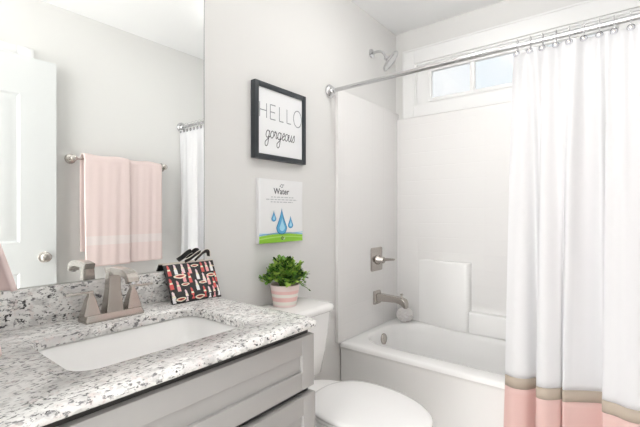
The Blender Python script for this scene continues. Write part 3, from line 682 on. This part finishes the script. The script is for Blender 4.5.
# ------------------------------------------------------------------ shower rod, rings and curtain
RY, RZ = 1.838, 1.882
rd = thing('shower_rod', (.78, RY, RZ), 'long chrome shower curtain rod spanning the tub opening', 'curtain rod')
b = B(); b.tube([(.012, RY, RZ), (RX-.012, RY, RZ)], .0115, 20); b.obj('rod', M['chrome'], rd, 60)
for xx, dd in ((.001, 1), (RX-.001, -1)):
    b = B(); b.lathe([(.039, 0), (.039, .008), (.034, .014), (.025, .018), (.022, .030), (.0165, .036), (.0135, .036)], (xx, RY, RZ), (dd, 0, 0)); b.obj('rod_flange', M['chrome'], rd, 40)
cu = thing('shower_curtain', (1.25, 1.85, .12), 'white fabric shower curtain with tan ribbon and pink lower panel at the tub', 'curtain')
CX0, CX1 = 1.0, 1.552
NPL = 9
bot = [(.961, 1.852), (1.00, 1.835), (1.045, 1.852), (1.083, 1.905), (1.098, 1.862), (1.090, 1.806), (1.125, 1.800), (1.168, 1.838), (1.176, 1.862), (1.182, 1.828), (1.215, 1.850), (1.260, 1.880), (1.308, 1.905), (1.318, 1.872), (1.310, 1.826), (1.350, 1.818), (1.385, 1.800), (1.425, 1.806), (1.445, 1.855), (1.462, 1.895), (1.478, 1.850), (1.480, 1.80), (1.520, 1.806), (1.548, 1.84)]
bs = spline([(p[0], p[1], 0) for p in bot], 12); NB = len(bs)-1
def botp(u):
    k = u*NB; i = min(int(k), NB-1); f = k-i; return bs[i]*(1-f)+bs[i+1]*f
NR = 12
ring_u = [.03+.94*k/(NR-1) for k in range(NR)]
def topp(u):
    ph = (u-.03)/.94*(NR-1)
    return Vector((CX0+(CX1-CX0)*u, RY-.004+.008*cos(pi*2*ph)+.016*sin(9*u*pi+.6)+.007*sin(23*u+1), 0))
ZT = 1.857
def cpos(u, z):
    t_ = (ZT-z)/(ZT-.42); t2 = min(1, t_)
    w_ = t2**.62
    p = topp(u)*(1-w_)+botp(u)*w_
    if z < .42: p.x += (p.x-1.25)*.03*(.42-z)/.3
    ph = (u-.03)/.94*(NR-1); sag = .010*(sin(pi*ph)**2)*max(0, 1-t_*25)
    return Vector((min(p.x, RX-.008), min(p.y, TY0-.018), z-sag))
def cpanel(name, z0_, z1_, nv, m, off=0.):
    b = B(); b.grid(lambda u, v: cpos(u, z1_+(z0_-z1_)*v), NB, nv); o = b.obj(name, m, cu, 180, recalc=False)
    md = o.modifiers.new('thickness', 'SOLIDIFY'); md.thickness = .0012+off; md.offset = 0
    return o
cpanel('panel', .452, ZT, 60, M['cur_white'])
cpanel('ribbon', .405, .4519, 2, M['cur_tan'], .001)
cpanel('lower_panel', .10, .4049, 12, M['cur_pink'])
def make_ring():
    u = ring_u[0]; p = cpos(u, ZT-.022)
    e = thing('curtain_ring', (p.x, RY, RZ), 'silver curtain ring with clear round knob', 'curtain ring', 'curtain rings along the shower rod')
    b = B(); pts = [(p.x, RY+cos(a)*.0165, RZ+.007+sin(a)*.019) for a in [radians(-60+q*300/18) for q in range(19)]]
    pts = [(p.x, RY+.006, RZ-.030)]+pts+[(p.x, RY-.014, RZ-.028), (p.x, RY-.022, RZ-.040)]
    b.tube(pts, .0013, 8); b.obj('hook', M['chrome'], e, 60)
    b = B(); b.lathe([(.011, 0), (.0125, .003), (.0115, .006), (.004, .007)], (p.x, RY-.020, RZ-.042), (0, -1, 0), 20); k = b.obj('knob', M['clear'], e, 40)
    b = B(); b.lathe([(.005, 0), (.005, .002), (.001, .003)], (p.x, RY-.027, RZ-.042), (0, -1, 0), 12); b.obj('centre_pin', M['satin'], k, 40)
    return e
ORD = ['first', 'second', 'third', 'fourth', 'fifth', 'sixth', 'seventh', 'eighth', 'ninth', 'tenth', 'eleventh', 'twelfth']
ring0 = make_ring()
for k in range(NR):
    if k == 0: r_ = ring0
    else:
        r_ = ring0.copy(); COL.objects.link(r_)
        for ch in ring0.children:
            c_ = ch.copy(); COL.objects.link(c_); c_.parent = r_
            for g in ch.children: d_ = g.copy(); COL.objects.link(d_); d_.parent = c_
        r_.location.x = cpos(ring_u[k], ZT-.022).x
    r_['label'] = 'silver curtain ring with clear round knob, %s from the left edge of the shower curtain' % ORD[k]

# ------------------------------------------------------------------ towel bar and towels
TBX, TBZ, TB0, TB1 = RX-.062, 1.528, 1.009, 1.655
tb = thing('towel_bar', (RX, 1.33, TBZ), 'satin nickel towel bar on the wall reflected in the mirror', 'towel bar')
b = B(); b.tube([(TBX, TB0, TBZ), (TBX, TB1, TBZ)], .009, 16); b.obj('bar', M['satin'], tb, 60)
for y in (TB0, TB1):
    b = B(); b.lathe([(.034, 0), (.034, .006), (.026, .014), (.013, .018), (.012, .046), (.019, .052), (.020, .072), (.012, .079), (.001, .080)], (RX-.0005, y, TBZ), (-1, 0, 0)); b.obj('bracket', M['satin'], tb, 50)
tw = thing('bath_towel', (TBX, 1.335, .80), 'pink bath towel folded over the towel bar seen in the mirror', 'towel')
def drape(y0_, y1_, zb_f, zb_b, rad, wav, seed):
    """strip over the bar: (u across, v along from front hem over the bar to back hem)"""
    Lf = TBZ-zb_f; Lb = TBZ-zb_b; Larc = pi*rad; tot = Lf+Larc+Lb
    def f(u, v):
        s_ = v*tot; y = y0_+(y1_-y0_)*u
        if s_ < Lf: x = TBX-rad; z = zb_f+s_; k = (TBZ-z)/Lf; d = -1
        elif s_ < Lf+Larc: a = (s_-Lf)/rad; x = TBX-rad*cos(a); z = TBZ+rad*sin(a); k = 0; d = 0
        else: x = TBX+rad; z = TBZ-(s_-Lf-Larc); k = (TBZ-z)/Lb; d = 1
        wv = wav*(sin(u*17+seed)+.6*sin(u*31+seed*2+k*2))*(.35+.65*k)*(1 if d < 0 else .4)
        return Vector((min(x+d*(.004+.012*k)+wv*(1 if d else 0), RX-.02), y+.006*sin(k*3+seed)*(u-.5), z+.004*sin(u*9+seed)*(1-k)*(d == 0)))
    return f, tot, Lf
def towel_part(y0_, y1_, zb_f, zb_b, rad, wav, seed, th_, parent, name='terry_fold'):
    f, tot, Lf = drape(y0_, y1_, zb_f, zb_b, rad, wav, seed)
    v0, v1 = .115/tot, .205/tot
    b = B(); b.grid(f, 40, 120, 0)
    for fc in b.bm.faces:
        c = fc.calc_center_median()
        if zb_f+.145 < c.z < zb_f+.205 and c.x < TBX: fc.material_index = 1
        elif zb_f+.135 < c.z < zb_f+.145 and c.x < TBX: fc.material_index = 2
    o = b.obj(name, [M['towel'], M['towel_band'], M['towel']], parent, 180, recalc=False)
    md = o.modifiers.new('thickness', 'SOLIDIFY'); md.thickness = th_; md.offset = 0
    return o
towel_part(1.063, 1.36, .800, .90, .030, .0018, 1.0, .012, tw)
towel_part(1.352, 1.612, .806, .90, .022, .0018, 2.2, .012, tw)

# hand towel on a ring on the near wall, at the left edge of the photo
tr = thing('towel_ring', (.30, NY, 1.42), 'nickel towel ring holding the pink hand towel by the counter', 'towel ring')
b = B(); b.lathe([(.028, 0), (.028, .006), (.016, .014), (.010, .018), (.010, .055), (.001, .057)], (.30, NY+.0005, 1.42), (0, 1, 0)); b.obj('wall_mount', M['satin'], tr, 50)
b = B(); b.tube([(.30+.075*cos(a), NY+.05, 1.345+.075*sin(a)) for a in [2*pi*k/40 for k in range(41)]], .005, 10); b.obj('ring', M['satin'], tr, 60)
ht = thing('hand_towel', (.30, NY+.07, .86), 'pale pink hand towel hanging at the left end of the granite counter', 'hand towel')
def hang(z0_, x0_, x1_, yb, yt, yo, seed):
    def f(u, v):
        z = 1.275+(z0_-1.275)*v; k = v**.8
        hw = .06+((x1_-x0_)/2-.06)*k; xc = .30+((x0_+x1_)/2-.30)*k
        return Vector((xc+(2*u-1)*hw, yo+(yt+(yb-yt)*k)+.010*sin(u*14+seed)*(.4+.6*k), z))
    return f
def hang_part(name, *a):
    b = B(); b.grid(hang(*a), 40, 30); o = b.obj(name, M['towel'], ht, 180, recalc=False); md = o.modifiers.new('thickness', 'SOLIDIFY'); md.thickness = .01; md.offset = 0
b = B()
hang_part('front_fold', 1.0, .20, .39, .139, .055, NY+.012, 1.)
hang_part('back_fold', .868, .22, .385, .126, .045, NY+.003, 2.)
b = B(); b.tube([(.242, NY+.05, 1.282), (.30, NY+.052, 1.276), (.358, NY+.05, 1.282)], .022, 12); b.obj('top_fold', M['towel'], ht, 60)

# ------------------------------------------------------------------ added fill lamps (unseen, above the frame)
LX, LY = .80, .95
cl_ = thing('ceiling_fill_lamp', (LX, LY, CZ-.13), 'round frosted globe fill light added over the bathroom floor', 'ceiling light')  # unseen globe added to brighten the room
b = B(); b.lathe([(.075, 0), (.075, .012), (.06, .022), (.03, .03), (.03, .034), (.001, .034)], (LX, LY, CZ-.0005), (0, 0, -1), 40); b.obj('mount', M['trim'], cl_, 40)
b = B(); b.sphere((LX, LY, CZ-.082), .048, 14); gl_ = b.obj('globe', M['globe'], cl_, 60)
def fill_bulb(parent, loc, watt, col=(1, .985, .965), r=.06):
    l = bpy.data.lights.new('fill_bulb_light', 'POINT'); l.energy = watt; l.color = col; l.shadow_soft_size = r
    o = bpy.data.objects.new('fill_bulb_light', l); COL.objects.link(o); o.parent = parent; o.location = Vector(loc)-Vector(parent['_w'])
fill_bulb(cl_, (LX, LY, CZ-.082), CEIL_FILL_W, r=.045)
hl = thing('hall_fill_lamp', (.95, -.35, CZ-.2), 'round frosted globe fill light added in the hall behind the doorway', 'ceiling light')  # unseen hall lamp added for soft light from behind the camera
b = B(); b.lathe([(.075, 0), (.075, .012), (.06, .022), (.03, .03), (.03, .06), (.001, .06)], (.95, -.35, CZ-.0005), (0, 0, -1), 40); b.obj('mount', M['trim'], hl, 40)
b = B(); b.sphere((.95, -.35, CZ-.15), .10, 14); b.obj('globe', M['globe'], hl, 60)
fill_bulb(hl, (.95, -.35, CZ-.15), HALL_FILL_W, r=.09)
TX, TY_ = .70, 1.74
dl = thing('ceiling_fill_lamp', (TX, TY_, CZ-.13), 'round frosted globe fill light added beside the shower curtain rod', 'ceiling light')  # unseen globe added to lift the upper walls and ceiling corner
b = B(); b.lathe([(.075, 0), (.075, .012), (.06, .022), (.03, .03), (.03, .034), (.001, .034)], (TX, TY_, CZ-.0005), (0, 0, -1), 40); b.obj('mount', M['trim'], dl, 40)
b = B(); b.sphere((TX, TY_, CZ-.082), .048, 14); b.obj('globe', M['globe'], dl, 60)
fill_bulb(dl, (TX, TY_, CZ-.082), TUB_FILL_W, r=.045)
_l = bpy.data.lights.new('down_fill_light', 'AREA'); _l.shape = 'DISK'; _l.size = .09; _l.energy = TUB_FILL_DOWN_W; _l.color = (1, .985, .965)  # extra downward fill added under the globe for the tub
_o = bpy.data.objects.new('down_fill_light', _l); COL.objects.link(_o); _o.parent = dl; _o.location = (0, 0, -.002)
vl = thing('vanity_fill_lamp', (.02, .52, 2.30), 'nickel fill light bar with three frosted globes added above the mirror', 'wall light')  # unseen light bar added to throw light on the ceiling
b = B(); b.box((.0005, .22, 2.27), (.025, .82, 2.33), .004); b.obj('back_bar', M['satin'], vl, 30)
for y in (.28, .52, .76):
    b = B(); b.tube([(.024, y, 2.30), (.10, y, 2.30)], .012, 12); b.obj('lamp_arm', M['satin'], vl, 50)
    b = B(); b.sphere((.15, y, 2.30), .055, 12); b.obj('globe', M['globe'], vl, 60)
    fill_bulb(vl, (.15, y, 2.30), VANITY_FILL_W, r=.05)
for o in bpy.data.objects:
    if '_w' in o: del o['_w']
